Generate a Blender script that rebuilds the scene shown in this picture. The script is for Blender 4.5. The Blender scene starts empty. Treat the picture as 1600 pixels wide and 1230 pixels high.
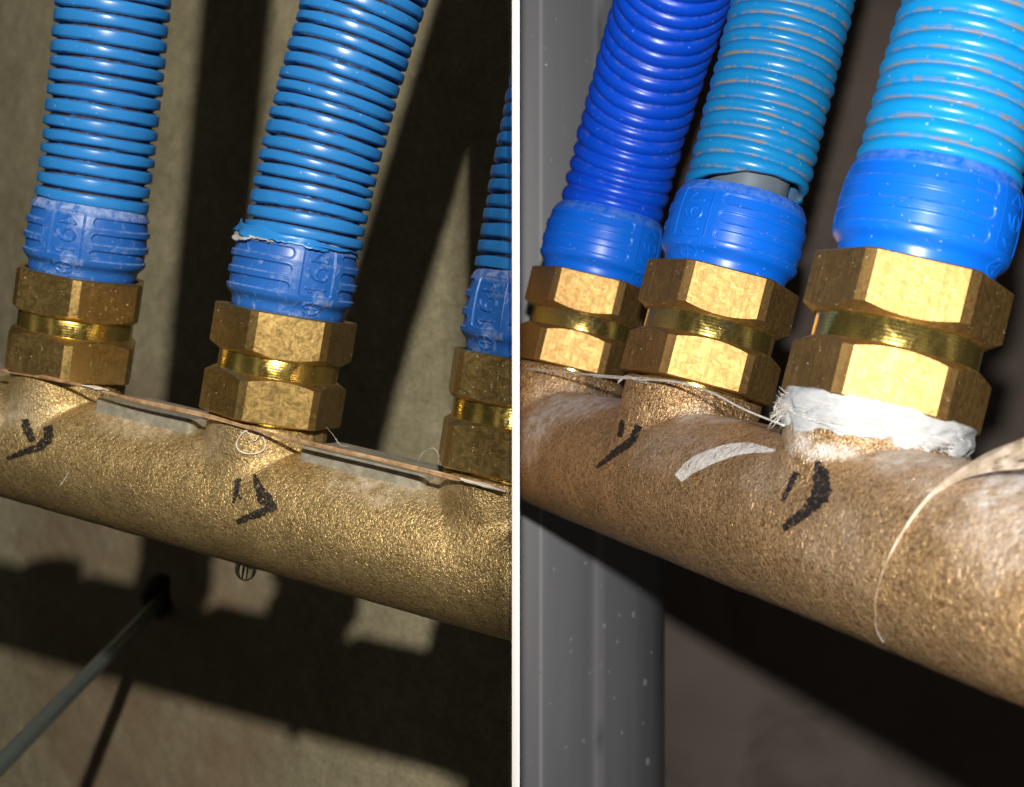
import bpy, bmesh, math, random
import numpy as np
from mathutils import Matrix, Vector
from mathutils.bvhtree import BVHTree
PI = math.pi
random.seed(4); RNG = np.random.default_rng(5)
scene = bpy.context.scene
COL = scene.collection
MM = 0.001

# ------------------------------------------------------------ camera
F = 2208.85                      # focal length in pixels of a 1600 px wide frame
cam_d = bpy.data.cameras.new('camera'); cam = bpy.data.objects.new('camera', cam_d); COL.objects.link(cam)
cam.location = (0, 0, 0); cam.rotation_euler = (PI/2, 0, 0)
cam_d.sensor_width = 36; cam_d.lens = F/1600*36
cam_d.clip_start = 0.01; cam_d.clip_end = 20
cam_d.dof.use_dof = True; cam_d.dof.focus_distance = 0.272; cam_d.dof.aperture_fstop = 34
scene.camera = cam

# ------------------------------------------------------------ world, exposure
w = bpy.data.worlds.new('World'); scene.world = w; w.use_nodes = True
wt = w.node_tree; bg = wt.nodes['Background']
# dark world, with bright upright strips added behind the camera for brass highlights
def wn(t, **k):
    n = wt.nodes.new(t)
    for a, v in k.items(): setattr(n, a, v)
    return n
tc = wn('ShaderNodeTexCoord'); sep = wn('ShaderNodeSeparateXYZ'); wt.links.new(tc.outputs['Generated'], sep.inputs[0])
def wmath(op, a, b=0.):
    n = wn('ShaderNodeMath', operation=op)
    for i, v in ((0, a), (1, b)):
        if isinstance(v, (int, float)): n.inputs[i].default_value = v
        else: wt.links.new(v, n.inputs[i])
    return n.outputs[0]
azw = wmath('ARCTAN2', sep.outputs['X'], wmath('MULTIPLY', sep.outputs['Y'], -1.))
tot = None
for a0, wd, amp in ((-.55, .07, .9), (.12, .05, .8), (.42, .10, .55), (-1.25, .16, .5), (1.15, .14, .6)):
    e = wmath('DIVIDE', wmath('ABSOLUTE', wmath('SUBTRACT', azw, a0)), wd)
    e = wmath('MULTIPLY', wmath('MAXIMUM', wmath('SUBTRACT', 1.4, e), 0.), amp)
    tot = e if tot is None else wmath('ADD', tot, e)
el = wmath('MAXIMUM', wmath('SUBTRACT', 1., wmath('ABSOLUTE', wmath('MULTIPLY', wmath('SUBTRACT', sep.outputs['Z'], .1), 1.8))), 0.)
stg = wmath('ADD', wmath('MULTIPLY', wmath('MULTIPLY', tot, el), .36), .007)
bg.inputs['Color'].default_value = (1.0, .9, .74, 1); wt.links.new(stg, bg.inputs['Strength'])
scene.view_settings.view_transform = 'Standard'; scene.view_settings.look = 'None'
scene.view_settings.exposure = 0; scene.view_settings.gamma = 1

# ------------------------------------------------------------ lamps (a work lamp over the left bay, a flash over the right bay)
def spot(name, loc, aim, power, radius, size, color):
    d = bpy.data.lights.new(name, 'SPOT'); o = bpy.data.objects.new(name, d); COL.objects.link(o)
    o.location = loc
    o.rotation_euler = Vector(aim).to_track_quat('-Z', 'Y').to_euler()
    d.energy = power; d.shadow_soft_size = radius; d.spot_size = size; d.spot_blend = 0.004; d.color = color
    return o
spot('work_lamp', (0.040, -0.50, 0.248), (-1, -0.052, 0), 44, 0.010, math.radians(179.8), (1.0, .90, .74))
spot('flash_lamp', (-0.0002, 0.0, 0.024), (1, 0, 0), 4.7, 0.0035, math.radians(179.8), (1.0, .96, .91))

# ------------------------------------------------------------ helpers
def tag(o, label, cat, group=None):
    o['label'] = label; o['category'] = cat
    if group: o['group'] = group
    return o
def empty(name, mat, label, cat, group=None):
    o = bpy.data.objects.new(name, None); COL.objects.link(o); o.matrix_world = mat
    o.empty_display_size = .01
    return tag(o, label, cat, group)
def mesh(name, V, Fc, sharp=40):
    me = bpy.data.meshes.new(name); me.from_pydata([tuple(v) for v in V], [], Fc); me.update()
    me.polygons.foreach_set('use_smooth', [True]*len(me.polygons))
    if sharp < 180: me.set_sharp_from_angle(angle=math.radians(sharp))
    return me
def obj(name, me, mat, parent=None, mw=None):
    o = bpy.data.objects.new(name, me); COL.objects.link(o)
    if mat and not me.materials: me.materials.append(mat)
    if parent: o.parent = parent
    if mw is not None: o.matrix_local = mw
    return o
def wobj(name, V, Fc, mat, parent=None, sharp=180, centre=None):
    """mesh from world points (metres), origin put at its own centre"""
    V = np.asarray(V, float); c = V.mean(0) if centre is None else np.array(centre)
    if parent is not None:
        inv = np.array(parent.matrix_world.inverted()); Vl = V@inv[:3, :3].T+inv[:3, 3]
        c = Vl.mean(0); V = Vl
    me = mesh(name, V-c, Fc, sharp)
    return obj(name, me, mat, parent, Matrix.Translation(Vector(c)))
def grid_faces(n, m, wrap=False, base=0):
    f = []
    for i in range(n-1):
        for j in range(m if wrap else m-1):
            k = (j+1) % m
            f.append((base+i*m+j, base+i*m+k, base+(i+1)*m+k, base+(i+1)*m+j))
    return f
def lathe(profile, n=96):
    """profile: list of (r,z) mm"""
    a = np.arange(n)*2*PI/n
    V = [(r*math.cos(t)*MM, r*math.sin(t)*MM, z*MM) for r, z in profile for t in a]
    return V, grid_faces(len(profile), n, True)
def tubes(polys, rads, n=6):
    V = []; Fc = []
    for P, r in zip(polys, rads):
        P = np.asarray(P, float); m = len(P)
        rr = np.broadcast_to(np.asarray(r, float), (m,))
        T = np.gradient(P, axis=0); T /= np.linalg.norm(T, axis=1)[:, None]+1e-12
        up = np.array([0, 0, 1.]) if abs(T[0, 2]) < .8 else np.array([1., 0, 0])
        b = len(V)
        N = np.cross(T[0], up); N /= np.linalg.norm(N)
        for i in range(m):
            N = N-T[i]*(N@T[i]); N /= np.linalg.norm(N)+1e-12; B = np.cross(T[i], N)
            for k in range(n):
                a = 2*PI*k/n; V.append(P[i]+rr[i]*(math.cos(a)*N+math.sin(a)*B))
        Fc += grid_faces(m, n, True, b)
        Fc.append(tuple(b+k for k in range(n))[::-1]); Fc.append(tuple(b+(m-1)*n+k for k in range(n)))
    return V, Fc
def smooth_line(pts, n=40):
    P = np.asarray(pts, float); m = len(P)
    t = np.r_[0, np.cumsum(np.linalg.norm(np.diff(P, axis=0), axis=1))]; t /= t[-1]
    T = np.gradient(P, t, axis=0); out = []
    for s in np.linspace(0, 1, n):
        i = min(np.searchsorted(t, s, 'right')-1, m-2); h = t[i+1]-t[i]; x = (s-t[i])/h
        out.append((2*x**3-3*x**2+1)*P[i]+(x**3-2*x**2+x)*h*T[i]+(-2*x**3+3*x**2)*P[i+1]+(x**3-x**2)*h*T[i+1])
    return np.array(out)
def clip_at(o, x, side):
    """cut a mesh flush at the divider board; keep world X<x (side -1) or >x (side +1)"""
    bpy.context.view_layer.update()
    mw = o.matrix_world; inv = mw.inverted()
    me = o.data.copy(); o.data = me
    bm = bmesh.new(); bm.from_mesh(me)
    co = inv@Vector((x, 0, 0)); no = (inv.to_3x3()@Vector((1, 0, 0))).normalized()
    bmesh.ops.bisect_plane(bm, geom=bm.verts[:]+bm.edges[:]+bm.faces[:], plane_co=co, plane_no=no,
                           clear_outer=(side < 0), clear_inner=(side > 0))
    bm.to_mesh(me); bm.free()

# value noise for geometry
def vnoise(p, seed=0):
    p = np.asarray(p, float); i = np.floor(p).astype(int); f = p-i; f = f*f*(3-2*f)
    def h(a, b, c):
        x = (a*374761393+b*668265263+c*2147483647+seed*974711) & 0xffffffff
        x = ((x ^ (x >> 13))*1274126177) & 0xffffffff
        return ((x ^ (x >> 16)) & 0xffff)/65535.
    r = 0
    for a in (0, 1):
        for b in (0, 1):
            for c in (0, 1):
                wgt = (f[..., 0] if a else 1-f[..., 0])*(f[..., 1] if b else 1-f[..., 1])*(f[..., 2] if c else 1-f[..., 2])
                r = r+wgt*h(i[..., 0]+a, i[..., 1]+b, i[..., 2]+c)
    return r

# ------------------------------------------------------------ materials
class NT:
    def __init__(s, name):
        s.m = bpy.data.materials.new(name); s.m.use_nodes = True; s.t = s.m.node_tree; s.n = s.t.nodes; s.l = s.t.links
        s.p = s.n['Principled BSDF']; s.co = s.n.new('ShaderNodeTexCoord').outputs['Object']
    def noise(s, scale, detail=3, rough=.6, dist=0, vec=None, color=False):
        n = s.n.new('ShaderNodeTexNoise'); n.inputs['Scale'].default_value = scale; n.inputs['Detail'].default_value = detail
        n.inputs['Roughness'].default_value = rough; n.inputs['Distortion'].default_value = dist
        s.l.new(vec if vec is not None else s.co, n.inputs['Vector']); return n.outputs['Color' if color else 'Fac']
    def vor(s, scale, feature='F1', rnd=1):
        n = s.n.new('ShaderNodeTexVoronoi'); n.feature = feature; n.inputs['Scale'].default_value = scale
        n.inputs['Randomness'].default_value = rnd; s.l.new(s.co, n.inputs['Vector']); return n.outputs['Distance']
    def ramp(s, fac, a, b, ca=(0, 0, 0), cb=(1, 1, 1)):
        n = s.n.new('ShaderNodeValToRGB'); e = n.color_ramp.elements
        e[0].position = a; e[1].position = b; e[0].color = (*ca, 1); e[1].color = (*cb, 1); s.l.new(fac, n.inputs[0]); return n.outputs[0]
    def mix(s, fac, a, b, mode='MIX'):
        n = s.n.new('ShaderNodeMix'); n.data_type = 'RGBA'; n.blend_type = mode
        for i, v in ((0, fac), (6, a), (7, b)):
            if isinstance(v, (tuple, list)): n.inputs[i].default_value = (*v, 1)
            elif isinstance(v, (int, float)): n.inputs[i].default_value = v
            else: s.l.new(v, n.inputs[i])
        return n.outputs[2]
    def math(s, op, a, b=0.):
        n = s.n.new('ShaderNodeMath'); n.operation = op
        for i, v in ((0, a), (1, b)):
            if isinstance(v, (int, float)): n.inputs[i].default_value = v
            else: s.l.new(v, n.inputs[i])
        return n.outputs[0]
    def attr(s, name):
        n = s.n.new('ShaderNodeAttribute'); n.attribute_name = name; return n.outputs['Fac']
    def stretch(s, sc):
        n = s.n.new('ShaderNodeMapping'); n.inputs['Scale'].default_value = sc; s.l.new(s.co, n.inputs['Vector']); return n.outputs[0]
    def set(s, **k):
        names = dict(base='Base Color', rough='Roughness', metal='Metallic', trans='Transmission Weight', ior='IOR', spec='Specular IOR Level',
                     coat='Coat Weight', sheen='Sheen Weight', sss='Subsurface Weight')
        for a, v in k.items():
            i = s.p.inputs[names[a]]
            if isinstance(v, tuple): i.default_value = (*v, 1)
            elif isinstance(v, (int, float)): i.default_value = v
            else: s.l.new(v, i)
        return s
    def bump(s, h, dist, strength=1, prev=None):
        n = s.n.new('ShaderNodeBump'); n.inputs['Distance'].default_value = dist; n.inputs['Strength'].default_value = strength
        s.l.new(h, n.inputs['Height'])
        if prev: s.l.new(prev, n.inputs['Normal'])
        s.last = n.outputs[0]; s.l.new(s.last, s.p.inputs['Normal']); return n.outputs[0]

def mat_cast(name, tint, dust, grain=900, bumpd=.00022, rough=.42, metal=.82, lo=(.62, .55, .46)):
    m = NT(name)
    n1 = m.noise(grain, 2, .5, 1.6); n2 = m.noise(90, 4, .6); n3 = m.noise(grain*.45, 3, .6, .8)
    c = m.mix(m.ramp(n2, .3, .7), tuple(x*.82 for x in tint), tuple(min(1, x*1.12) for x in tint))
    c = m.mix(m.ramp(n1, .3, .7, (.55, .5, .42), (1.1, 1.1, 1.1)), c, c)
    c = m.mix(1., c, m.ramp(n1, .34, .58, lo, (1, 1, 1)), 'MULTIPLY')
    c = m.mix(m.math('MULTIPLY', m.ramp(m.noise(grain*1.1, 2, .5, 2.5), .62, .70), .35), c, (.85, .74, .55))
    d = m.math('MULTIPLY', m.attr('dust'), m.ramp(m.noise(420, 4, .7), .25, .6))
    c = m.mix(d, c, dust)
    m.set(base=c, metal=m.math('SUBTRACT', metal, m.math('MULTIPLY', d, metal*.95)), rough=m.ramp(n3, .2, .8, (rough-.06,)*3, (rough+.16,)*3))
    h = m.math('ADD', n1, m.math('MULTIPLY', n3, .7))
    m.bump(h, bumpd, 1)
    return m.m
def mat_nut(name, tint, rough, speck=.5, streak=.2, bd=.000016):
    m = NT(name)
    st = m.noise(1500, 3, .6, 0, m.stretch((1, 1, .04)))
    sc = m.noise(330, 4, .7, 2.2)
    blot = m.noise(75, 4, .65)
    c = m.mix(m.ramp(blot, .3, .72), tuple(x*.74 for x in tint), tint)
    c = m.mix(m.math('MULTIPLY', m.ramp(st, .42, .66), streak), c, tuple(x*.42 for x in tint))
    c = m.mix(1., c, m.ramp(m.noise(1100, 3, .6, 2.5), .3, .7, (.86, .84, .80), (1.06, 1.06, 1.06)), 'MULTIPLY')
    sp = m.math('MULTIPLY', m.ramp(m.noise(1500, 2, .5), .70, .74), speck)
    c = m.mix(sp, c, (.75, .68, .55))
    m.set(base=c, metal=m.math('SUBTRACT', .95, m.math('MULTIPLY', sp, .9)), rough=m.ramp(sc, .25, .75, (rough-.08,)*3, (rough+.16,)*3))
    m.bump(sc, bd, .8); m.bump(m.noise(1500, 2), .00002, 1, m.last)
    ln = m.noise(1400, 2, .5, 0, m.stretch((1, 1, .03))); m.bump(ln, .00003, streak, m.last)
    return m.m
def mat_plastic(name, col, rough=.38, dustc=(.55, .6, .7), dust=.5, thr=.62, dirt=None, dirtc=(.09, .055, .03), dthr=(.42, .55), spec=.5):
    m = NT(name)
    n1 = m.noise(60, 4, .6)
    c = m.mix(m.ramp(n1, .3, .7), tuple(x*.86 for x in col), col)
    d = m.math('MULTIPLY', m.ramp(m.noise(240, 5, .75, 1.), thr, thr+.14), dust)
    sp = m.math('MULTIPLY', m.ramp(m.noise(1300, 2, .5), .71, .75), .6)
    d = m.math('MAXIMUM', d, sp)
    d = m.math('MAXIMUM', d, m.math('MULTIPLY', m.math('MULTIPLY', m.attr('dusty'), m.ramp(m.noise(520, 5, .75, .8), .38, .58)), (.75 if dust > .5 else .22)))
    c = m.mix(d, c, dustc)
    if dirt:
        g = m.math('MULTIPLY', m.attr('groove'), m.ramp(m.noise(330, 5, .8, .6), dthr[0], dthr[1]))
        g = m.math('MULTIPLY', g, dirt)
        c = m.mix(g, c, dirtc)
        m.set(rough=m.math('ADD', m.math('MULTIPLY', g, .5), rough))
    else:
        m.set(rough=m.math('ADD', m.math('MULTIPLY', d, .4), rough))
    m.set(base=c, spec=spec)
    m.bump(m.noise(500, 3, .6), .00004, .6)
    return m.m

M_castL = mat_cast('cast_brass_olive', (.60, .455, .225), (.60, .55, .46), grain=1450, bumpd=.00024, rough=.40, metal=.78, lo=(.5, .44, .34))
M_castR = mat_cast('cast_brass_tan', (.73, .48, .24), (.74, .69, .63), grain=1300, bumpd=.00046, rough=.38, metal=.70, lo=(.40, .31, .21))
M_nutL = mat_nut('brass_nut_dull', (.72, .51, .20), .31, .6, .2)
M_nutR = mat_nut('brass_nut_bright', (.54, .335, .12), .50, .6, .42, .00004)
M_ring = mat_nut('polished_brass', (.92, .70, .20), .14, .2, .1)
_n = M_ring.node_tree; _w = _n.nodes.new('ShaderNodeTexWave'); _w.bands_direction = 'Z'; _w.inputs['Scale'].default_value = 520; _c = _n.nodes.new('ShaderNodeTexCoord'); _n.links.new(_c.outputs['Object'], _w.inputs['Vector'])
_b = _n.nodes.new('ShaderNodeBump'); _b.inputs['Distance'].default_value = .00005; _b.inputs['Strength'].default_value = .16; _n.links.new(_w.outputs['Fac'], _b.inputs['Height'])
_p = _n.nodes['Principled BSDF'].inputs['Normal']; _n.links.new(_p.links[0].from_socket, _b.inputs['Normal']); _n.links.new(_b.outputs[0], _p)
M_collarL = mat_plastic('royal_blue_plastic', (.018, .13, .52), .36, (.35, .45, .72), .6, .56)
M_collarR = mat_plastic('azure_plastic', (.003, .15, .78), .33, (.40, .54, .76), .28, .66)
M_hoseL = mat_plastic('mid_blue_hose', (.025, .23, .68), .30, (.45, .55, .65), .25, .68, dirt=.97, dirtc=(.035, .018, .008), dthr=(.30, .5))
M_hoseR1 = mat_plastic('ultramarine_hose', (.003, .085, .74), .30, (.3, .42, .75), .35, .66, dirt=.35, dirtc=(.18, .2, .3), dthr=(.5, .6))
M_hoseR2 = mat_plastic('cyan_hose', (.008, .25, .60), .30, (.5, .6, .66), .3, .68, dirt=1.0, dirtc=(.26, .21, .16), dthr=(.44, .56))

M_hoseR3 = mat_plastic('light_blue_hose', (.006, .30, .72), .30, (.5, .6, .66), .3, .68, dirt=1.0, dirtc=(.24, .19, .14), dthr=(.42, .56))
m = NT('grey_inner_pipe'); m.set(base=m.mix(m.noise(200, 4), (.07, .10, .13), (.20, .24, .27)), rough=.4); M_pex = m.m
m = NT('black_marker_ink'); m.set(base=m.mix(m.ramp(m.noise(1400, 3, .7), .55, .72), (.010, .009, .010), (.10, .08, .055)), rough=.45)
m.bump(m.noise(1200, 2, .5, 1.6), .00025); m.l.new(m.ramp(m.noise(1500, 3, .7, 1.), .36, .46), m.p.inputs['Alpha']); M_ink = m.m
m = NT('white_paint_smear'); m.set(base=m.mix(m.ramp(m.noise(700, 4, .7), .3, .7), (.55, .48, .40), (.86, .84, .80)), rough=.7); m.bump(m.noise(1200, 3, .6, 1.), .0003); m.l.new(m.ramp(m.noise(700, 5, .75, 1.), .33, .46), m.p.inputs['Alpha']); M_paint = m.m
m = NT('white_sealing_tape'); m.set(base=m.mix(m.ramp(m.noise(130, 4, .6), .3, .7), (.42, .44, .45), (.62, .63, .63)), rough=.45, sss=0.)
m.bump(m.noise(500, 5, .7, 0, m.stretch((.4, .4, 2.5))), .0004); M_tape = m.m
def mat_fibre(name, a, b):
    m = NT(name); m.set(base=m.mix(m.ramp(m.noise(350, 3, .6), .35, .65), a, b), rough=.6); return m.m
M_flaxL = mat_fibre('flax_fibre_tan', (.22, .12, .055), (.50, .34, .20))
M_flaxR = mat_fibre('flax_fibre_pale', (.32, .25, .17), (.62, .53, .43))
M_thread = mat_fibre('white_thread', (.60, .56, .50), (.80, .77, .72))
m = NT('machined_zinc_grey'); m.set(base=m.mix(m.ramp(m.noise(400, 4, .7), .3, .7), (.20, .195, .16), (.42, .40, .34)), metal=.3, rough=.55); m.bump(m.noise(1100, 3), .0001); M_pad = m.m
m = NT('zinc_rod'); m.set(base=m.mix(m.noise(300, 3), (.16, .21, .22), (.30, .37, .38)), metal=.6, rough=.38)
wv = m.n.new('ShaderNodeTexWave'); wv.wave_type = 'BANDS'; wv.bands_direction = 'Z'; wv.inputs['Scale'].default_value = 320; m.l.new(m.co, wv.inputs['Vector'])
m.bump(wv.outputs['Fac'], .00015, .6); M_rod = m.m
m = NT('misty_water'); m.set(base=(.42, .44, .47), rough=.08, trans=.45, ior=1.33); M_mist = m.m
m = NT('clear_water'); m.set(base=(1, 1, 1), rough=.0, trans=1., ior=1.33); M_water = m.m
m = NT('white_board'); m.set(base=m.mix(m.noise(40, 3), (.86, .86, .86), (.90, .90, .90)), rough=.6); M_board = m.m

m = NT('concrete')
n1 = m.noise(14, 5, .6); n2 = m.noise(110, 5, .7); n3 = m.noise(420, 3, .6)
c = m.mix(m.ramp(n1, .32, .68), (.31, .285, .205), (.42, .39, .29))
c = m.mix(1., c, m.ramp(n2, .25, .7, (.72, .71, .68), (1.08, 1.08, 1.06)), 'MULTIPLY')
c = m.mix(1., c, m.ramp(m.noise(620, 3, .7), .34, .62, (.70, .70, .66), (1.1, 1.1, 1.08)), 'MULTIPLY')
c = m.mix(m.math('MULTIPLY', m.attr('shade_tint'), m.ramp(m.noise(35, 4, .65), .2, .8)), c, (.25, .175, .115))  # brown half-shade of the lower left painted into the wall colour
pit = m.ramp(m.noise(260, 3, .6), .68, .74)
c = m.mix(m.math('MULTIPLY', pit, .6), c, (.10, .09, .07))
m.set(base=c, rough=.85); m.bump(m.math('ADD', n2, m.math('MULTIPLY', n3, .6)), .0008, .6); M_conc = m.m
m = NT('brown_render'); n1 = m.noise(9, 4, .6); n2 = m.noise(80, 4, .6)
c = m.mix(m.ramp(n1, .3, .7), (.13, .10, .08), (.19, .155, .13)); c = m.mix(m.math('MULTIPLY', m.ramp(m.noise(22, 3, .6, 1.), .52, .7), .5), c, (.07, .055, .05))
m.set(base=c, rough=.9); m.bump(n2, .0008, .5); M_brown = m.m
m = NT('grey_pvc')
st = m.noise(38, 4, .6, 0, m.stretch((1, 1, .03))); st2 = m.noise(16, 5, .6, 0, m.stretch((1, 1, .15)))
c = m.mix(m.ramp(st, .35, .7), (.10, .105, .12), (.19, .195, .21)); c = m.mix(m.math('MULTIPLY', m.ramp(st2, .45, .7), .7), c, (.23, .23, .24))
c = m.mix(m.math('MULTIPLY', m.attr('line'), .8), c, (.42, .42, .43))
m.set(base=c, rough=.5); m.bump(m.noise(300, 3), .0001, .5); M_pvc = m.m

# ------------------------------------------------------------ the two manifold frames (mm; X along the bar, Z up the outlets, Y away)
def rot(r):
    cx, cy, cz = np.cos(r); sx, sy, sz = np.sin(r)
    return np.array([[cz, -sz, 0], [sz, cz, 0], [0, 0, 1]])@np.array([[cy, 0, sy], [0, 1, 0], [-sy, 0, cy]])@np.array([[1, 0, 0], [0, cx, -sx], [0, sx, cx]])
QL = [-111.2307, 347.1614, -13.3854, 0.0107, 0.1833, -0.4277, 59.1418, 43.3346, 34.4627, 27.9622, 19.01, 15.2088, 1.1939, 0.6734, 0.021, 0.0361, 0.0295, -0.0141, 0.0061, -0.022, -0.02, 0.0288, 1.0093]
QR = [10.3369, 357.321, -13.855, -0.2459, 0.0647, -1.2417, 69.585, 43.8158, 35.1152, 28.4306, 20.2227, 15.2121, 1.1207, 1.1923, 1.0678, 0.0132, -0.0001, -0.0083, -0.0166, -0.0049, -0.0162, -0.0377, 0.9931]
class Frame: pass
def frame(q):
    f = Frame(); f.q = q; f.P = np.array(q[:3]); f.M = rot(q[3:6]); f.s = q[6]; f.h = q[7:11]; f.R = q[11]; f.phi = q[12:15]
    f.u = [f.s*(i+(q[21] if i == 2 else 0)) for i in range(3)]
    f.C = [f.P+f.M[:, 0]*u for u in f.u]
    f.T = [f.M@rot(np.array([q[15+2*i], q[16+2*i], 0])) for i in range(3)]
    return f
FL, FR = frame(QL), frame(QR)
def mat4(Rm, t): return Matrix([[*Rm[0], t[0]*MM], [*Rm[1], t[1]*MM], [*Rm[2], t[2]*MM], [0, 0, 0, 1]])
def ray(px, py): return np.array([(px-800)/F, 1., -(py-615)/F])
def at_depth(px, py, d): return ray(px, py)*d          # mm
def on_plane(f, px, py, yl):
    r = ray(px, py); n = f.M[:, 1]; return r*((f.P@n+yl)/(r@n))
def xf(fr, V): return (np.asarray(V)@fr.M.T+fr.P)*MM

BX0, BX1, BY0 = 0.0, 1.467, 270.0       # added divider board: faces and front edge (mm)
KL, KR = -0.00004, 0.00151

# ------------------------------------------------------------ setting: walls
def wall(name, x0, x1, z0, z1, y, step, mat, hole=None, label='', slope=0., zs=0.):
    nx = int((x1-x0)/step)+1; nz = int((z1-z0)/step)+1
    X, Z = np.meshgrid(np.linspace(x0, x1, nx), np.linspace(z0, z1, nz))
    P = np.stack([X/14, Z/14, X*0], -1)
    Y = y+slope*X+zs*Z+1.6*(vnoise(P, 1)-.5)+.7*(vnoise(P*3.3, 2)-.5)
    if hole:
        hx, hz, hr, hd = hole
        ang = np.arctan2(Z-hz, X-hx); r = np.hypot(X-hx, (Z-hz)*.8)*(1+.18*np.sin(3*ang+1)+.1*np.sin(5*ang))
        t = np.clip(1-(r-hr*.75)/(hr*.5), 0, 1); Y = Y+hd*t*t*(3-2*t)
        t2 = np.clip(1-(r-hr)/(hr*1.1), 0, 1); Y = Y+1.5*t2*t2
    V = np.stack([X, Y, Z], -1).reshape(-1, 3)*MM
    o = wobj(name, V, [f[::-1] for f in grid_faces(nz, nx)], mat)
    st = np.clip(1-((X.ravel()+195)/100)**2-((Z.ravel()+125)/150)**2, 0, 1) if hole else X.ravel()*0  # soft oval mask for the painted penumbra
    a = o.data.attributes.new('shade_tint', 'FLOAT', 'POINT'); a.data.foreach_set('value', np.clip(st*2.2, 0, 1).astype(np.float32))
    tag(o, label, 'wall'); return o
HX, HZ = -182.6, -105.3
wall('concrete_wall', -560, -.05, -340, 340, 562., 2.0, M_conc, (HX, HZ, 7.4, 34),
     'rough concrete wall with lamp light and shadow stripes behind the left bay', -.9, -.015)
wall('brown_wall', 1.52, 360, -220, 220, 545, 4, M_brown, None, 'smooth dark brown wall at the back of the right bay')

# divider board, added to stand in for a plain white border strip
V = [(x, y, z) for x in (BX0, BX1) for y in (BY0, 544) for z in (-205, 205)]
o = wobj('added_divider_board', np.array(V)*MM, [(0, 1, 3, 2), (4, 6, 7, 5), (0, 4, 5, 1), (2, 3, 7, 6), (0, 2, 6, 4), (1, 5, 7, 3)], M_board, sharp=30)
tag(o, 'thin white upright divider board, added as a border strip between the two pipe bays', 'divider')

# grey drain pipe, right bay, cut flush against the board
def drain_pipe():
    cx, cy, R = 1.0, 476., 50.
    a = np.radians(np.linspace(-92, 92, 240)); z = np.linspace(-215, 215, 60)
    V = []; ln = []
    for zz in z:
        for t in a:
            r = R+.5*np.exp(-((t-math.radians(30))/.02)**2)+.35*np.exp(-((t-math.radians(-3))/.02)**2)
            V.append((cx+r*math.sin(t), cy-r*math.cos(t), zz))
            ln.append(np.exp(-((t-math.radians(8.9))/.008)**2)*.9+.6*np.exp(-((t-math.radians(31))/.03)**2)*(vnoise(np.array([zz/6, 3, 0.]))>.35))
    o = wobj('drain_pipe', np.array(V)*MM, grid_faces(len(z), len(a)), M_pvc)
    at = o.data.attributes.new('line', 'FLOAT', 'POINT'); at.data.foreach_set('value', np.array(ln, np.float32))
    clip_at(o, KR, 1)
    tag(o, 'wide upright grey plastic drain pipe with water drops, behind the right brass manifold', 'pipe')
    return cx, cy, R
PCX, PCY, PR = drain_pipe()
# drops on the pipe
dm = None
spots = [(855, 100, 1.1), (852, 75, .7), (990, 960, 1.1), (1008, 1066, 1.2), (1012, 1190, 1.3), (940, 915, .6), (945, 978, 1.), (935, 945, .6), (893, 1000, .7), (893, 1018, .6),
         (965, 1003, .7), (940, 1040, .7), (952, 1050, .5), (922, 1052, .6), (866, 890, .7), (912, 1158, .7), (928, 1152, .6), (884, 1168, .6), (972, 1145, .7), (830, 1190, .6),
         (820, 870, .5), (861, 250, .6), (832, 55, .6), (882, 198, .5), (870, 30, .5), (838, 60, .5), (917, 95, .5), (872, 262, .6), (1000, 920, .5), (968, 962, .6), (1005, 1130, .5), (860, 1100, .5), (915, 880, .6), (1018, 1020, .5), (843, 1050, .5), (960, 1090, .5)]
for k, (px, py, r) in enumerate(spots):
    # march the sight line to the pipe
    d = 400.
    while d < 520:
        p = at_depth(px, py, d)
        if (p[0]-PCX)**2+(p[1]-PCY)**2 < PR**2: break
        d += .1
    nrm = np.array([p[0]-PCX, p[1]-PCY, 0]); nrm /= np.linalg.norm(nrm)
    if dm is None:
        Vv, Ff = [], []
        n, mm_ = 14, 16
        for i in range(n):
            a = PI*i/(n-1)
            for j in range(mm_):
                b = 2*PI*j/mm_; Vv.append((math.sin(a)*math.cos(b)*MM, math.sin(a)*math.sin(b)*.55*MM, (math.cos(a)*1.15-(.15 if a > 1.5 else 0))*MM))
        dm = mesh('water_drop', Vv, grid_faces(n, mm_, True), 180)
    dd = obj('water_drop', dm, M_mist)
    q = Vector(nrm).to_track_quat('-Y', 'Z')
    dd.matrix_world = Matrix.Translation(Vector((p+nrm*.1)*MM))@q.to_matrix().to_4x4()@Matrix.Scale(r*.82, 4)
    tag(dd, 'small clear water drop clinging to the grey drain pipe', 'water drop', 'water drops on the grey drain pipe')

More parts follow.
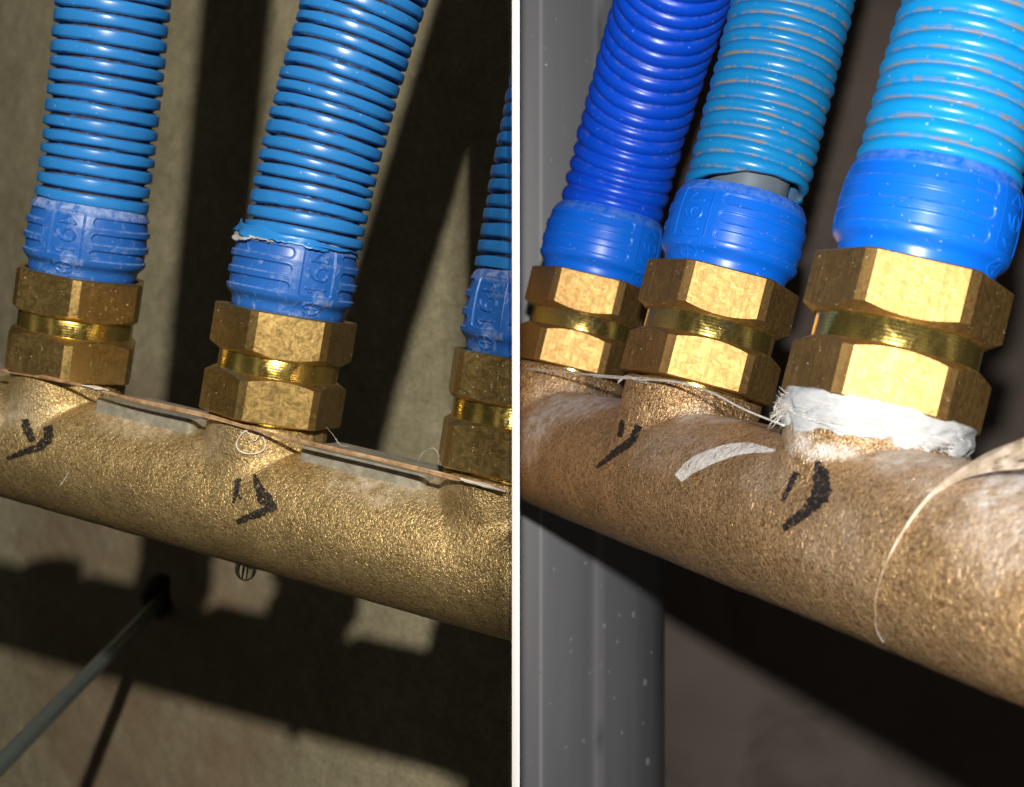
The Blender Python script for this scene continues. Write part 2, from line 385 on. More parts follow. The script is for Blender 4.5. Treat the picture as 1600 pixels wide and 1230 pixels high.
# ------------------------------------------------------------ manifold bodies
def manifold(fr, u0, u1, bosses, mat, label, ztop, rb, keep):
    name = 'brass_manifold'
    root = empty(name, mat4(fr.M, fr.P), label, 'pipe manifold', None)
    nu = int((u1-u0)/.5)+1; nt = 220
    U = np.linspace(u0, u1, nu)[:, None]; TH = np.linspace(0, 2*PI, nt, endpoint=False)[None, :]
    s, c = np.sin(TH), np.cos(TH)
    r = np.full((nu, nt), fr.R)
    for ub in bosses:
        du = U-ub
        flare = rb
        side = np.sqrt(np.clip(flare**2-du**2, 1e-4, None))/np.maximum(np.abs(s), 1e-3)
        top = np.where(c > 0.02, ztop/np.maximum(c, .02), 1e3)
        rho = np.minimum(side, top)
        rho = np.where((c > 0) & (np.abs(du) < flare), rho, 0)
        k = 2.6
        hh = np.clip(.5+.5*(rho-r)/k, 0, 1); r = r*(1-hh)+rho*hh+k*hh*(1-hh)*.55
    P = np.stack([U+0*TH, r*s, r*c], -1)
    wob = .25*(vnoise(P/9, 3)-.5)+.12*(vnoise(P/2.5, 4)-.5)
    r = r+wob
    P = np.stack([U+0*TH, r*s, r*c], -1).reshape(-1, 3)
    me = mesh('body', P*MM, grid_faces(nu, nt, True), 180)
    o = obj('body', me, mat, root)
    clip_at(o, keep[0], keep[1])
    bpy.context.view_layer.update()
    mw = np.array(o.matrix_world)
    co = np.zeros(len(o.data.vertices)*3); o.data.vertices.foreach_get('co', co); co = co.reshape(-1, 3)@mw[:3, :3].T+mw[:3, 3]
    bvh = BVHTree.FromPolygons([tuple(v) for v in co], [tuple(p.vertices) for p in o.data.polygons])
    return root, o, bvh, co
def hit(bvh, px, py, lift=0.):
    d = Vector(ray(px, py)).normalized(); loc, n, i, dist = bvh.ray_cast(Vector((0, 0, 0)), d)
    if loc is None: return None
    if n.dot(d) > 0: n = -n
    return np.array(loc)+np.array(n)*lift*MM
def dust(o, co, bvh, blobs):
    v = np.zeros(len(co))
    for (px, py, rx, rz, amt) in blobs:
        p = hit(bvh, px, py)
        if p is None: continue
        d = (co-p)/MM
        nn = .6*vnoise(co*1000/3.5, 7)+.4*vnoise(co*1000/1.2, 8)
        e = 1-(np.hypot(d[:, 0], d[:, 1])/(rx*1.25))**2-(d[:, 2]/(rz*1.25))**2+(nn-.5)*.8
        v = np.maximum(v, np.clip(e*1.1, 0, 1)**1.8*amt)
    a = o.data.attributes.new('dust', 'FLOAT', 'POINT'); a.data.foreach_set('value', v.astype(np.float32))

rootL, bodyL, bvL, coL = manifold(FL, -140, 150, [-FL.s]+FL.u, M_castL, 'dull olive brass manifold bar with grey flats in the left bay', 18.3, 13.6, (KL, -1))
rootR, bodyR, bvR, coR = manifold(FR, -40, 216, FR.u, M_castR, 'tan brass manifold bar with white paint smears in the right bay', 19.6, 14.2, (KR, 1))
dust(bodyL, coL, bvL, [(240, 655, 15, 5, .75), (30, 640, 9, 6, .6), (620, 755, 16, 5, .7), (180, 640, 7, 4, .5), (330, 690, 7, 5, .45), (560, 735, 9, 4, .5)])
dust(bodyR, coR, bvR, [(900, 625, 22, 7, 1.0), (1090, 652, 6, 2.2, .9), (1150, 655, 8, 1.6, .8), (1230, 660, 5, 3, .7), (1575, 760, 9, 5, .9), (1430, 720, 10, 3, .5), (850, 650, 14, 8, .8), (830, 680, 12, 8, .4), (1590, 800, 12, 12, .5), (1500, 745, 10, 5, .5), (1050, 690, 16, 6, .3), (1200, 745, 8, 5, .25), (1300, 850, 14, 7, .18), (1290, 706, 7, 1.8, 1.0), (1400, 712, 8, 1.6, .9), (1250, 690, 4, 2.5, .9), (1470, 722, 6, 1.5, .8)])

# grey machined flats on top of the left bar
def flat(ua, ub, name='machined_flat'):
    hw, z0, z1, rr = 8.6, 8.5, 15.9, 1.6
    out = []
    for cx, cy, a0 in ((ub-rr, hw-rr, 0), (ua+rr, hw-rr, 90), (ua+rr, -hw+rr, 180), (ub-rr, -hw+rr, 270)):
        for k in range(7):
            a = math.radians(a0+k*15); out.append((cx+rr*math.cos(a), cy+rr*math.sin(a)))
    n = len(out); V = [(x, y, z0) for x, y in out]+[(x, y, z1-.35) for x, y in out]
    mx = (ua+ub)/2; V += [(mx+(x-mx)*(1-.3/abs(ub-ua)*2), y*(1-.35/hw), z1) for x, y in out]
    Fc = grid_faces(3, n, True)+[tuple(range(2*n, 3*n))]
    o = obj(name, mesh(name, np.array(V)*MM, Fc, 30), M_pad, rootL); return o
flat(FL.u[0]+16, FL.u[1]-14.5); flat(FL.u[1]+14.5, FL.u[2]-15); flat(-FL.s+14, -18.0)

# marker strokes, paint smears: thin ribbons lying on the cast surface
def ribbon(bvh, pts, wid, lift=.05, nw=5, n=26, rag=.25, seed=0):
    L = smooth_line(np.array([(x, y) for x, y in pts], float), n)
    t = np.linspace(0, 1, n); W = np.interp(t, np.linspace(0, 1, len(wid)), wid)
    T = np.gradient(L, axis=0); T /= np.linalg.norm(T, axis=1)[:, None]; N = np.stack([-T[:, 1], T[:, 0]], -1)
    rg = np.random.default_rng(seed)
    V = []; Fc = []; idx = -np.ones((n, nw), int)
    ra = 1+rag*(rg.random(n)-.5)*2; rb = 1+rag*(rg.random(n)-.5)*2
    for i in range(n):
        for j in range(nw):
            s = j/(nw-1)*2-1
            e = s*W[i]/2*(ra[i] if s < 0 else rb[i]); q = L[i]+N[i]*e
            p = hit(bvh, q[0], q[1], lift)
            if p is not None: idx[i, j] = len(V); V.append(p)
    for i in range(n-1):
        for j in range(nw-1):
            f = (idx[i, j], idx[i, j+1], idx[i+1, j+1], idx[i+1, j])
            if min(f) >= 0: Fc.append(f)
    return V, Fc
def strokes(name, bvh, lst, mat, parent, label=None, **k):
    V, Fc = [], []
    for i, (p, wd) in enumerate(lst):
        v, f = ribbon(bvh, p, wd, seed=i+len(lst)*7, lift=.06+.012*i, **k); b = len(V); V += v; Fc += [tuple(a+b for a in x) for x in f]
    o = wobj(name, V, Fc, mat, parent)
    if label: o['label'] = label
    return o
strokes('marker_arrow', bvL, [([(39, 655), (43, 672), (52, 690)], [10, 15, 9]), ([(74, 666), (77, 679), (60, 698), (36, 707), (11, 717)], [15, 17, 12, 9, 5])], M_ink, rootL)
strokes('marker_arrow', bvL, [([(373, 748), (369, 768), (365, 787)], [8, 9, 4]), ([(369, 768), (374, 776), (378, 781)], [2, 3, 4]),
                              ([(397, 741), (404, 762), (416, 782), (430, 797)], [5, 15, 22, 12]), ([(430, 791), (405, 802), (370, 816)], [12, 13, 8])], M_ink, rootL)
strokes('marker_arrow', bvR, [([(973, 656), (971, 670), (969, 683)], [6, 10, 8]), ([(998, 665), (990, 684), (966, 704), (932, 731)], [12, 13, 11, 4])], M_ink, rootR)
strokes('marker_arrow', bvR, [([(1245, 738), (1234, 760), (1223, 784)], [10, 9, 6]), ([(1278, 721), (1283, 745), (1284, 770), (1270, 790)], [9, 26, 30, 22]), ([(1278, 783), (1255, 804), (1224, 826)], [20, 17, 11])], M_ink, rootR)
strokes('paint_smear', bvR, [([(1060, 748), (1080, 730), (1120, 711), (1160, 701), (1212, 705)], [16, 24, 22, 17, 4])], M_paint, rootR, rag=.03, n=34, nw=9)

# ------------------------------------------------------------ compression fittings
def nut_mesh(name, z0, z1, ch0, ch1, rin=12.3):
    """hexagon with flattened corners; ch0/ch1 = radius of the round land at the bottom/top end (None = plain edge)"""
    d = .062; Rc = 16.05; corners = []
    for k in range(6): corners += [(Rc, k*PI/3-d), (Rc, k*PI/3+d)]
    ang = []; 
    for k in range(6):
        ang += [k*PI/3-d, k*PI/3, k*PI/3+d]
        a0 = k*PI/3+d; a1 = (k+1)*PI/3-d
        ang += list(np.linspace(a0, a1, 22)[1:-1])
    ang = np.array(sorted(ang)); apo = Rc*math.cos(PI/6-d)
    def hexr(a):
        a = (a+PI/6) % (PI/3)-PI/6
        if abs(a) <= d+1e-9: return Rc*math.cos(d)/math.cos(a)
        return apo/math.cos(PI/6-abs(a))
    hr = np.array([hexr(a) for a in ang]); n = len(ang); rows = []
    tn = math.tan(math.radians(31))
    def end(z, sgn, land):
        if land is None:
            return [(hr-.0, np.full(n, z-sgn*.30)), (hr-.32, np.full(n, z))]
        zz = z-sgn*np.maximum(hr-land, .02)*tn
        return [(hr, zz-sgn*.12), (hr-.15, zz), (np.full(n, land), np.full(n, z))]
    bot = end(z0, -1, ch0)[::-1]; top = end(z1, 1, ch1)
    rows = [(np.full(n, rin), np.full(n, z0+1.5)), (np.full(n, rin), np.full(n, z0))]+bot+top+[(np.full(n, rin+.2), np.full(n, z1)), (np.full(n, rin), np.full(n, z1-1.5))]
    V = [(r[j]*math.cos(ang[j])*MM, r[j]*math.sin(ang[j])*MM, z[j]*MM) for r, z in rows for j in range(n)]
    return mesh(name, V, grid_faces(len(rows), n, True), 22)

def seg(x, y, a, b):
    ax, ay = a; bx, by = b; dx, dy = bx-ax, by-ay; t = np.clip(((x-ax)*dx+(y-ay)*dy)/(dx*dx+dy*dy), 0, 1)
    return np.hypot(x-ax-t*dx, y-ay-t*dy)
def rbox(x, y, hx, hy, r):
    qx = np.abs(x)-hx+r; qy = np.abs(y)-hy+r
    return np.hypot(np.maximum(qx, 0), np.maximum(qy, 0))+np.minimum(np.maximum(qx, qy), 0)-r
def collar_mesh(k=1.):
    # z measured from the top of the upper nut
    prof = [(-.6, 12.3), (0.3, 12.55), (1.8, 12.75), (2.4, 13.1), (3.4, 14.1), (4.2, 14.35), (8, 14.5), (12, 14.35), (14.5, 13.95), (16.2, 13.2), (17.2, 12.4)]
    z = np.linspace(-.6, 17.2, 160); nt = 900
    rz = np.interp(z, [p[0] for p in prof], [p[1] for p in prof]); rz = np.convolve(np.pad(rz, 3, 'edge'), np.ones(7)/7, 'valid')
    th = np.linspace(-PI, PI, nt, endpoint=False)
    TH, Z = np.meshgrid(th, z); R = np.repeat(rz[:, None], nt, 1)
    def sm(d, w): return 1/(1+np.exp(np.clip(d/w, -40, 40)))
    disp = np.zeros_like(R)
    for th0 in (0, PI):
        t = ((TH-th0+PI) % (2*PI)-PI)*14.3
        z0 = 4.9
        panel = rbox(t, Z-(z0+5.2), 3.9, 5.3, .8)
        disp += -.22*sm(panel, .05)+.20*sm(np.abs(panel)-.13, .04)
        x = Z-(z0+.3); y = -t
        ds = [seg(x, y, (1.3, -2.2), (1.3, 2.3)), seg(x, y, (1.3, 2.3), (.5, 1.2)),
              np.abs(np.hypot(x-4.6, y+.8)-1.35), seg(x, y, (3.22, -.6), (3.5, .8)), seg(x, y, (3.5, .8), (4.2, 1.8)), seg(x, y, (4.2, 1.8), (5.3, 2.3)),
              seg(x, y, (7.3, 2.0), (7.3, -2.0)), seg(x, y, (7.3, 2.0), (9.2, 0)), seg(x, y, (7.3, -2.0), (9.2, 0))]
        d = np.min(ds, axis=0)
        disp += .34*sm(d-.17, .04)
        e = np.abs(np.hypot(t/2.3, (Z-2.1)/1.25)-1)*1.3
        e = np.minimum(e, seg(t, Z-2.1, (-1.5, 0), (1.5, 0))); e = np.minimum(e, seg(t, Z-2.1, (0, -.9), (0, .9)))
        disp += .25*sm(e-.2, .07)
    for th0 in (PI/2, -PI/2):
        t = ((TH-th0+PI) % (2*PI)-PI)*14.3
        for zc in (5.9, 9.7, 13.4):
            d = rbox(t, Z-zc, math.radians(66.5)*14.3, 1.2, 1.15)
            disp += -.42*sm(d, .05)+.15*sm(np.abs(d)-.12, .04)
    rim = np.zeros_like(R)
    for th0 in (PI/2, -PI/2):
        t = ((TH-th0+PI) % (2*PI)-PI)*14.3
        for zc in (5.9, 9.7, 13.4): rim = np.maximum(rim, .9*sm(np.abs(rbox(t, Z-zc, math.radians(66.5)*14.3, 1.2, 1.15)+.02)-.10, .04)*(Z < zc))
    rim = np.maximum(rim, np.clip((Z-14.2)/1.6, 0, 1)*.95)
    R = R+disp*k
    rows = [(R[i], Z[i]) for i in range(len(z))]+[(np.full(nt, 10.5), np.full(nt, 17.2)), (np.full(nt, 9.6), np.full(nt, 12.))]
    V = np.concatenate([np.stack([r*np.cos(th), r*np.sin(th), zz], -1) for r, zz in rows])
    me = mesh('release_collar', V*MM, grid_faces(len(rows), nt, True), 180)
    a = me.attributes.new('dusty', 'FLOAT', 'POINT'); a.data.foreach_set('value', np.concatenate([rim.ravel(), np.zeros(2*nt)]).astype(np.float32))
    return me
CM = collar_mesh(1.3); CM2 = collar_mesh(.55)
def fitting_parts(fr):
    h0, h1, h2, h3 = fr.h; b = h3           # local z=0 at the seat (nut bottom)
    up = nut_mesh('upper_nut', h1-1.2-b, h0-b, 13.95, None, 13.1)
    lo = nut_mesh('lower_nut', 0, h2+1.2-b, None, 13.95, 12.3)
    V, Fc = lathe([(11.2, -2.5), (11.2, .1), (13.5, .6), (13.5, h2+1-b), (13.5, h1-1.0-b), (13.0, h1-b), (11.5, h0-.5-b), (11.3, h0+.4-b), (9.5, h0+.4-b)], 120)
    return up, lo, mesh('inner_sleeve', V, Fc, 35)
def corr_tube(path, axes, R, pitch, depth, kind, s_start, wall=1.3):
    """corrugated hose along a path (mm, world). s_start(theta)-> where the cut end sits"""
    nseg = 11; nt = 72
    d = np.r_[0, np.cumsum(np.linalg.norm(np.diff(path, axis=0), axis=1))]
    S = np.arange(-6, d[-1], pitch/nseg); th = np.linspace(0, 2*PI, nt, endpoint=False)
    T = np.gradient(path, d, axis=0); T /= np.linalg.norm(T, axis=1)[:, None]
    X0 = axes[:, 0]; st = np.array([s_start(t) for t in th])
    def emit(S, rf):
        s_ = np.maximum(S[:, None], st[None, :]); tt = np.broadcast_to(th[None, :], s_.shape)
        p = np.stack([np.interp(s_, d, path[:, k]) for k in range(3)], -1)+np.minimum(s_, 0)[..., None]*T[0]
        t_ = np.stack([np.interp(np.maximum(s_, 0), d, T[:, k]) for k in range(3)], -1); t_ /= np.linalg.norm(t_, axis=-1)[..., None]
        n_ = X0-t_*(t_@X0)[..., None]; n_ /= np.linalg.norm(n_, axis=-1)[..., None]; b_ = np.cross(t_, n_)
        r, g = rf(s_, tt)
        P = p+r[..., None]*(np.cos(tt)[..., None]*n_+np.sin(tt)[..., None]*b_)
        return P.reshape(-1, 3), (g+0*s_).ravel()
    def outer(s, t):
        s = s+.12*np.sin(t*2+s*.05)+.22*np.sin(s*.37+1)+.12*np.sin(s*.91+2*t)
        x = (s/pitch) % 1.
        wobr = .10*np.sin(np.floor(s/pitch)*2.4+t*2)+.06*np.sin(np.floor(s/pitch)*5.1-t)
        if kind == 'ring':
            e = np.minimum(x, 1-x)
            g = 1-np.clip((e-.075)/.075, 0, 1); g = g*g*(3-2*g)
            crown = np.where((x > .14) & (x < .86), .12*(1-((x-.5)/.36)**2), 0)
            return R-depth*g+crown+wobr, g
        e = np.abs(np.sin(PI*x)); g = 1-e**.55
        return R-depth*g+wobr, np.clip((g-.36)*5.0, 0, 1)
    V, G = emit(S, outer); no = len(S)
    Si = np.arange(-6, 30, 2.)[::-1]
    base = len(V); V2, G2 = emit(Si, lambda s, t: (R-depth-.7+0*s, .6)); V = np.r_[V, V2]; G = np.r_[G, G2]
    Fc = grid_faces(no, nt, True)
    Fc += grid_faces(len(Si), nt, True, base)
    lastb = base+(len(Si)-1)*nt
    Fc += [(j, lastb+j, lastb+(j+1) % nt, (j+1) % nt) for j in range(nt)]
    V = V*MM; c = V[:nt].mean(0)
    bm = bmesh.new(); lay = bm.verts.layers.float.new('groove')
    vs = []
    for v, g in zip(V-c, G):
        q = bm.verts.new(tuple(v)); q[lay] = g; vs.append(q)
    for f in Fc:
        try: bm.faces.new([vs[i] for i in f])
        except ValueError: pass
    bmesh.ops.remove_doubles(bm, verts=bm.verts[:], dist=2e-6)
    bmesh.ops.recalc_face_normals(bm, faces=bm.faces[:])
    me = bpy.data.meshes.new('corrugated_hose'); bm.to_mesh(me); bm.free()
    me.polygons.foreach_set('use_smooth', [True]*len(me.polygons)); me.update()
    return me, c

CTX = {}
def cam_azimuth(T, C):
    v = T.T@(-C); return math.atan2(v[1], v[0])
def build_bay(key, fr, nutm, collarm, hoses, labels, clip):
    up, lo, core = fitting_parts(fr)
    for i in range(3):
        T, C = fr.T[i], fr.C[i]; h = fr.h
        base = C+T[:, 2]*h[3]
        root = empty('compression_fitting', mat4(T, base), labels[i], 'pipe fitting', 'brass compression fittings on the manifolds')
        rz = Matrix.Rotation(fr.phi[i], 4, 'Z')
        parts = [obj('upper_nut', up, nutm, root, rz), obj('lower_nut', lo, nutm, root, rz), obj('inner_sleeve', core, M_ring, root, rz)]
        az = cam_azimuth(T, C+T[:, 2]*52)
        H = hoses[i]
        cm = CM.copy() if not CM.materials else CM
        cl = bpy.data.objects.new('release_collar', CM); COL.objects.link(cl); cl.parent = root
        if not CM.materials: CM.materials.append(collarm)
        if CM.materials[0] != collarm:
            if key not in CTX: CTX[key] = CM2; CM2.materials.append(collarm)
            cl.data = CTX[key]
        cl.matrix_local = Matrix.Translation((0, 0, (h[0]-h[3])*MM))@Matrix.Rotation(az+math.radians(H['panel']), 4, 'Z')@Matrix.Diagonal((H.get('cs', 1), H.get('cs', 1), 1, 1))
        parts.append(cl)
        if clip and i in clip[1]:
            for p in parts: clip_at(p, clip[0][0], clip[0][1])
        # hose
        z0 = h[0]+H['z0']; p0 = C+T[:, 2]*z0+T[:, 0]*H.get('off', 0); dep0 = p0[1]
        L = H['len']; e_lin = p0+T[:, 2]*L
        tgt = at_depth(H['top'][0], H['top'][1], e_lin[1]+H.get('dd', 0))
        mid = p0+T[:, 2]*L*.4
        t = np.linspace(0, 1, 50)[:, None]
        path = (1-t)**2*p0+2*t*(1-t)*mid+t*t*tgt
        ext = path[-1]+(path[-1]-path[-2])/np.linalg.norm(path[-1]-path[-2])*np.linspace(3, 230, 30)[:, None]
        path = np.r_[path, ext]
        me, c = corr_tube(path, T, H['R'], H['pitch'], H['depth'], H['kind'], H['start'])
        ho = empty('corrugated_hose', Matrix.Translation(Vector(c)), H['label'], 'hose', 'corrugated hoses above the fittings')
        sl = obj('corrugated_sleeve', me, H['mat'], ho)
        d = np.r_[0, np.cumsum(np.linalg.norm(np.diff(path, axis=0), axis=1))]
        ip = np.r_[[p0-T[:, 2]*9], path]
        V, Fc = tubes([ip*MM], [8.6*MM], 40)
        ipo = obj('inner_pipe', mesh('inner_pipe', np.array(V)-c, Fc, 60), M_pex, ho)
        if clip and i in clip[1]:
            clip_at(sl, *clip[0]); clip_at(ipo, *clip[0])
        CTX[(key, 'hose', i)] = ho

def cutfn(base, amp, th0, rag=0, seed=0):
    ph = np.random.default_rng(seed).random(4)*6
    return lambda t: base+amp*math.cos(t-th0)+rag*(math.sin(5*t+ph[0])+.6*math.sin(11*t+ph[1]))*.5
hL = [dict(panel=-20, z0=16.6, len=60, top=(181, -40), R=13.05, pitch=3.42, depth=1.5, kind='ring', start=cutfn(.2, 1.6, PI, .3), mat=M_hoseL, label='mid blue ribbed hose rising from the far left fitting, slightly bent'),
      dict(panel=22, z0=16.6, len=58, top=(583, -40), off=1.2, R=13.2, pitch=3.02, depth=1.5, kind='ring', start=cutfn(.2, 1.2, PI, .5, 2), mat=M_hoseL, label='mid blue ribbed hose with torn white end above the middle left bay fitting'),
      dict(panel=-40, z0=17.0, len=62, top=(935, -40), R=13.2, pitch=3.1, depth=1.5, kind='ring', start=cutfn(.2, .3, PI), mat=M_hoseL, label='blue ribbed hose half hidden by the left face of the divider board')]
hR = [dict(panel=50, cs=1.055, z0=13.8, len=70, top=(1062, -40), dd=-38, R=13.3, pitch=3.95, depth=1.25, kind='round', start=cutfn(.3, .2, 0), mat=M_hoseR1, label='deep ultramarine ribbed hose in front of the grey drain pipe'),
      dict(panel=-40, z0=17.4, len=62, top=(1249, -40), R=12.7, pitch=2.95, depth=1.2, kind='round', start=cutfn(1.0, 2.6, .35, .3), mat=M_hoseR2, label='cyan ribbed hose with dirty grooves, grey inner pipe showing at its end'),
      dict(panel=66, z0=16.2, len=50, top=(1556, -40), R=13.3, pitch=2.85, depth=1.2, kind='round', start=cutfn(.3, .2, 0), mat=M_hoseR3, label='large light blue ribbed hose with dirty grooves at the far right')]
build_bay('L', FL, M_nutL, M_collarL, hL,
          ['dull brass fitting with blue 16 collar at the far left of the left bay',
           'dull brass fitting with blue 16 collar, white thread loop beneath it',
           'dull brass fitting with blue 16 collar cut off by the divider board'], ((KL, -1), (2,)))
build_bay('R', FR, M_nutR, M_collarR, hR,
          ['bright brass fitting with dusty blue collar next to the divider board, below the ultramarine hose',
           'bright brass fitting with azure collar in the middle of the right bay',
           'large bright brass fitting at the far right with white sealing tape under its lower nut'], ((KR, 1), (0,)))

# torn flap of the middle-left hose
def flap():
    T, C, h = FL.T[1], FL.C[1], FL.h; az = cam_azimuth(T, C); rg = np.random.default_rng(3)
    ho = CTX[('L', 'hose', 1)]
    def strip(a0, a1, zt, zb, r0, curl, mat, name, seed, label):
        rg = np.random.default_rng(seed); n = 46; m_ = 6; V = []
        for i in range(n):
            t = i/(n-1); a = az+math.radians(a0+(a1-a0)*t); zb_ = zb(t)+(rg.random()-.5)*.5
            for j in range(m_):
                s = j/(m_-1); z = h[0]+zt(t)*(1-s)+zb_*s; r = r0+curl*s*s*(1+.5*math.sin(t*23))+.08*math.sin(t*31+j)
                V.append(C+T@np.array([r*math.cos(a), r*math.sin(a), z]))
        o = wobj(name, np.array(V)*MM, grid_faces(n, m_), mat, ho); o['label'] = label
        md = o.modifiers.new('thickness', 'SOLIDIFY'); md.thickness = .00025
    strip(-104, 30, lambda t: 18.9-2.4*t+.3*math.sin(t*17), lambda t: 15.9+.8*math.sin(t*11)*(1-t)-.9*t, 13.5, .9, M_hoseL, 'torn_flap', 5, 'torn flap of light blue plastic')
    strip(-108, -22, lambda t: 16.2-.9*t, lambda t: 14.9+.8*math.sin(t*8+1)-.3*t, 14.1, .5, M_tape, 'torn_edge', 9, 'ragged white torn edge')
flap()

# ------------------------------------------------------------ sealing tape wrap under the far right nut
def tape():
    T, C, h = FR.T[2], FR.C[2], FR.h; az = cam_azimuth(T, C)
    n, m_ = 260, 22; V = []
    for j in range(m_):
        s = j/(m_-1)
        for i in range(n):
            t = i/(n-1); a = az+math.radians(-112+224*t)
            low = 12.9+2.2*vnoise(np.array([t*14, 0, 1.]))+1.6*vnoise(np.array([t*44, 0, 2.]))
            z = h[3]+.5-(h[3]+.5-low)*s
            bulge = math.sin(min(1, s*1.15)*PI)**.7 if s*1.15 < 1 else 0
            r = 14.35+.45*bulge+.22*math.sin(s*13+t*17)+.35*vnoise(np.array([t*24, s*5+t*9, 4.]))+(1-s)*.7
            V.append(C+T@np.array([r*math.cos(a), r*math.sin(a), z]))
    root = wobj('sealing_tape', np.array(V)*MM, grid_faces(m_, n), M_tape)
    md = root.modifiers.new('thickness', 'SOLIDIFY'); md.thickness = .00018; md.offset = 0
    tag(root, 'frayed white sealing tape wrapped under the lower nut of the far right fitting', 'sealing tape')
    # fraying fibres at the left end
    P, r = [], []; rg = np.random.default_rng(8)
    for k in range(110):
        a = az+math.radians(rg.uniform(-92, -62)); z = h[3]-rg.uniform(.2, 4.2); L = rg.uniform(.8, 3.2)
        p = C+T@np.array([14.8*math.cos(a), 14.8*math.sin(a), z]); dirn = T@np.array([math.cos(a-.9), math.sin(a-.9), rg.uniform(-.9, .2)])
        sag = T@np.array([0, 0, rg.uniform(-1.5, 1.)])
        tt = np.linspace(0, 1, 8)[:, None]; P.append((p+dirn*L*tt+sag*tt*tt)*MM); r.append(rg.uniform(.02, .05)*MM)
    for k in range(70):       # loose fibres lying over the wrap
        a0 = rg.uniform(-95, 60); sp = rg.uniform(15, 55); z0 = h[3]-rg.uniform(.2, 4.5); dz = rg.uniform(-2.2, 1.2)
        P.append(np.array([C+T@np.array([(15.25+.25*math.sin(q*9))*math.cos(az+math.radians(a0+sp*q)), (15.25+.25*math.sin(q*9))*math.sin(az+math.radians(a0+sp*q)), z0+dz*q]) for q in np.linspace(0, 1, 12)])*MM); r.append(rg.uniform(.03, .07)*MM)
    lp = [(1262, 630), (1240, 640), (1212, 642), (1209, 634), (1228, 629), (1250, 634)]
    P.append(smooth_line([on_plane(FR, x-0, y, -14)/1 for x, y in [(1245, 640), (1225, 643), (1210, 638), (1212, 633), (1228, 635), (1240, 637)]], 30)*MM+(FR.C[2]*0)); r.append(.1*MM)
    bpy.context.view_layer.update()
    Vv, Ff = tubes(P, r, 5); wobj('frayed_fibre', Vv, Ff, M_thread, root)
tape()

# ------------------------------------------------------------ strands and threads
def bundle(name, pts, width, mat, label, cat, nf=10, fr=.12, seed=0, loose=1.):
    """pts: world mm line; several thin fibres twisted round it"""
    rg = np.random.default_rng(seed); L = smooth_line(pts, 90); n = len(L); t = np.linspace(0, 1, n)
    W = np.interp(t, np.linspace(0, 1, len(width)), width)
    P, r = [], []
    for k in range(nf):
        ph, fq, rad = rg.random()*6.28, rg.uniform(.2, 1.5), rg.random()**.5
        ox = rad*np.cos(ph+fq*t*4); oz = rad*np.sin(ph+fq*t*4)
        a0, a1 = (0, n) if rg.random() < .6 else sorted((int(rg.integers(0, n//2)), int(rg.integers(n//2, n))))
        off = np.stack([ox*.1, -np.abs(ox)*.5, oz], -1)*W[:, None]*.5*loose
        P.append((L+off)[a0:a1]*MM); r.append(fr*rg.uniform(.6, 1.3)*MM)
    V, Fc = tubes(P, r, 6); o = wobj(name, V, Fc, mat); tag(o, label, cat); return o
def hug(bvh, f, pts, lift, fallback):
    out = []
    for x, y in pts:
        p = hit(bvh, x, y, lift)
        out.append(p/MM if p is not None else on_plane(f, x, y, fallback))
    return np.array(out)
lineL = [(-10, 577), (60, 588), (130, 603), (200, 622), (330, 652), (400, 672), (480, 692), (600, 720), (700, 745), (797, 768)]
bundle('flax_strand', np.array([on_plane(FL, x, y, -14.5) for x, y in lineL]), [.5, .8, .5, .9, 1.1, .6, .9, .8, 1.1, .4], M_flaxL,
       'tan flax strand running along the left bay manifold under the nuts', 'flax strand', nf=22, fr=.11, seed=2)
bundle('white_thread', np.array([on_plane(FL, x, y, -15.2) for x, y in [(128, 602), (150, 606), (170, 610)]]), [.3, .6, .2], M_thread,
       'short white thread under the far left fitting nut', 'thread', nf=3, fr=.14, seed=4)
bundle('white_thread', np.array([on_plane(FL, x, y, -15.4) for x, y in [(720, 749), (750, 756), (790, 768)]]), [.5, .9, .2], M_thread,
       'short white thread at the manifold top beside the divider board', 'thread', nf=4, fr=.18, seed=5)
ang = np.linspace(-.4, 2*PI+.1, 30)
lp = [(393+21*math.cos(a)+3*math.sin(2*a), 689+19*math.sin(a)) for a in ang]
bundle('thread_loop', hug(bvL, FL, lp, .5, -14), [.4, .5, .4], M_thread, 'small white thread loop below the middle fitting of the left bay', 'thread', nf=4, fr=.13, seed=6)
bundle('white_thread', hug(bvL, FL, [(385, 672), (392, 680), (398, 688), (410, 674)], .6, -14), [.3, .3], M_thread, 'tiny frayed thread inside the white loop under the nut', 'thread', nf=3, fr=.07, seed=7)
bundle('white_thread', hug(bvL, FL, [(108, 738), (102, 748), (95, 758)], .15, -14), [.2, .4], M_thread, 'tiny pale thread stuck on the left bay manifold front', 'thread', nf=2, fr=.09, seed=8)
for k, (pts, lab) in enumerate([([(510, 668), (522, 682), (530, 694), (545, 697)], 'fine hair curling beside the middle fitting of the left bay'),
                                ([(652, 722), (662, 706), (678, 702), (686, 716), (684, 726)], 'fine hair arching beside the fitting at the divider board')]):
    bundle('fine_hair', np.array([on_plane(FL, x, y, -6) for x, y in pts]), [.4, .8], M_thread, lab, 'hair', nf=3, fr=.018, seed=20+k)
lineR = [(1640, 692), (1600, 707), (1545, 722), (1500, 742), (1462, 768), (1432, 800), (1410, 832), (1390, 868), (1374, 910), (1367, 945), (1369, 966)]
ptsR = hug(bvR, FR, [(x, max(y, 752)) for x, y in lineR], .7, -14)
ptsR = np.array([at_depth(x, y, p[1]-(1.5 if y < 745 else 0)) for (x, y), p in zip(lineR, ptsR)])
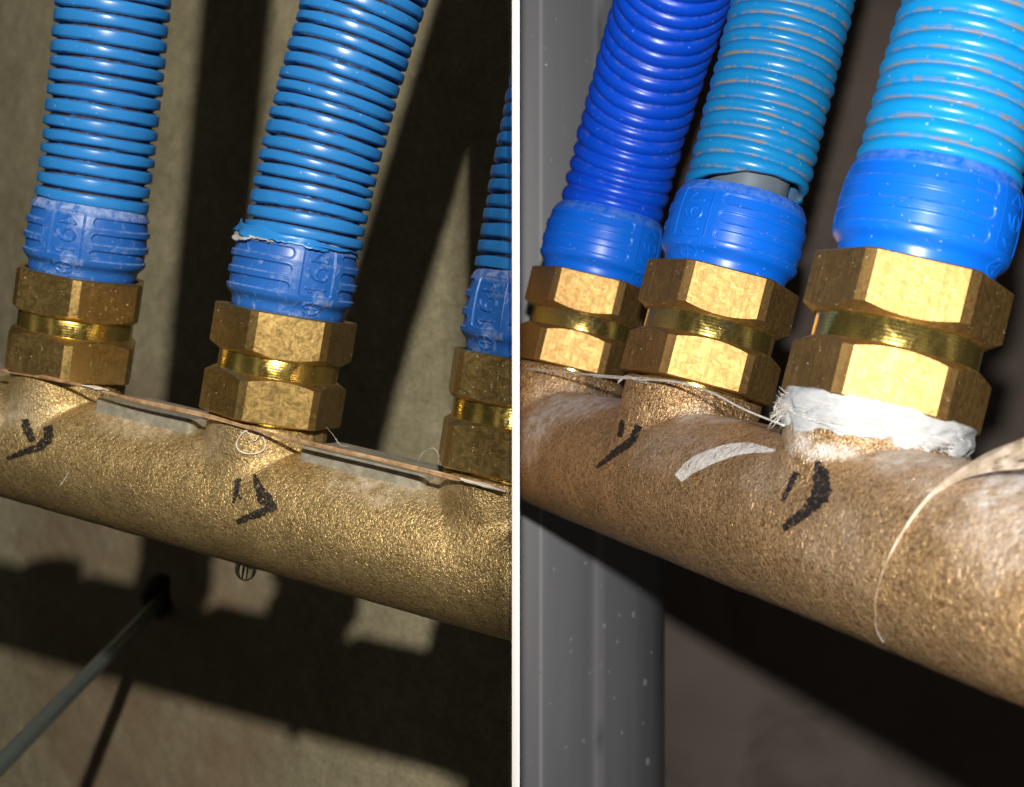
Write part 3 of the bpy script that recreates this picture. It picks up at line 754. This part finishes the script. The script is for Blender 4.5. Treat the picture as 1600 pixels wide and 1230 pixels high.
bundle('flax_strand', ptsR, [4.4, 3.9, 3.0, 1.9, 1.2, .8, .55, .45, .35, .25, .1], M_flaxR, 'pale flax strand curving over the right bay manifold at the far right', 'flax strand', nf=80, fr=.05, seed=11)
bundle('white_thread', hug(bvR, FR, [(1369, 966), (1372, 985), (1382, 1003)], .2, -14), [.1, .2], M_thread, 'loose thread end trailing below the pale flax strand', 'thread', nf=2, fr=.05, seed=12)
bundle('white_thread', np.array([on_plane(FR, x, y, -14.5) for x, y in [(820, 577), (880, 582), (960, 590), (1010, 593), (1060, 597), (1110, 612), (1165, 640), (1225, 664)]]), [.5, .8, .6, .5], M_thread,
       'thin white thread stretched under the nuts of the right bay', 'thread', nf=5, fr=.10, seed=13)
bundle('white_thread', np.array([on_plane(FR, x, y, -14.8) for x, y in [(965, 598), (975, 590), (990, 592), (1010, 596)]]), [.6, .9], M_thread,
       'curly white thread in the gap between the first two right bay fittings', 'thread', nf=8, fr=.06, seed=14)

# ------------------------------------------------------------ water drop under the left manifold
def drop():
    pd = at_depth(384, 889, 322.); n, m_ = 24, 32; V = []
    for i in range(n):
        a = PI*i/(n-1)
        for j in range(m_):
            b = 2*PI*j/m_; r = 2.45*math.sin(a); z = -2.75*math.cos(a) if a < PI/2 else -3.2*math.cos(a)
            V.append(pd+np.array([r*math.cos(b), r*math.sin(b), z]))
    o = wobj('water_drop', np.array(V)*MM, grid_faces(n, m_, True), M_water)
    tag(o, 'clear round water drop hanging under the left bay manifold', 'water drop')
drop()

# ------------------------------------------------------------ rod in the wall hole
a = np.array([HX, 748, HZ-1]); b = at_depth(-40, 1236, 480.)
dv = Vector(b-a); Ln = dv.length
Vz, Fz = lathe([(.01, 0), (3.35, 0), (3.35, Ln), (.01, Ln)], 24)
ro = obj('steel_rod', mesh('steel_rod', Vz, Fz, 40), M_rod)
ro.matrix_world = Matrix.Translation(Vector(a)*MM)@dv.to_track_quat('Z', 'Y').to_matrix().to_4x4()
tag(ro, 'thin grey steel rod sticking out of the hole in the concrete wall', 'rod')
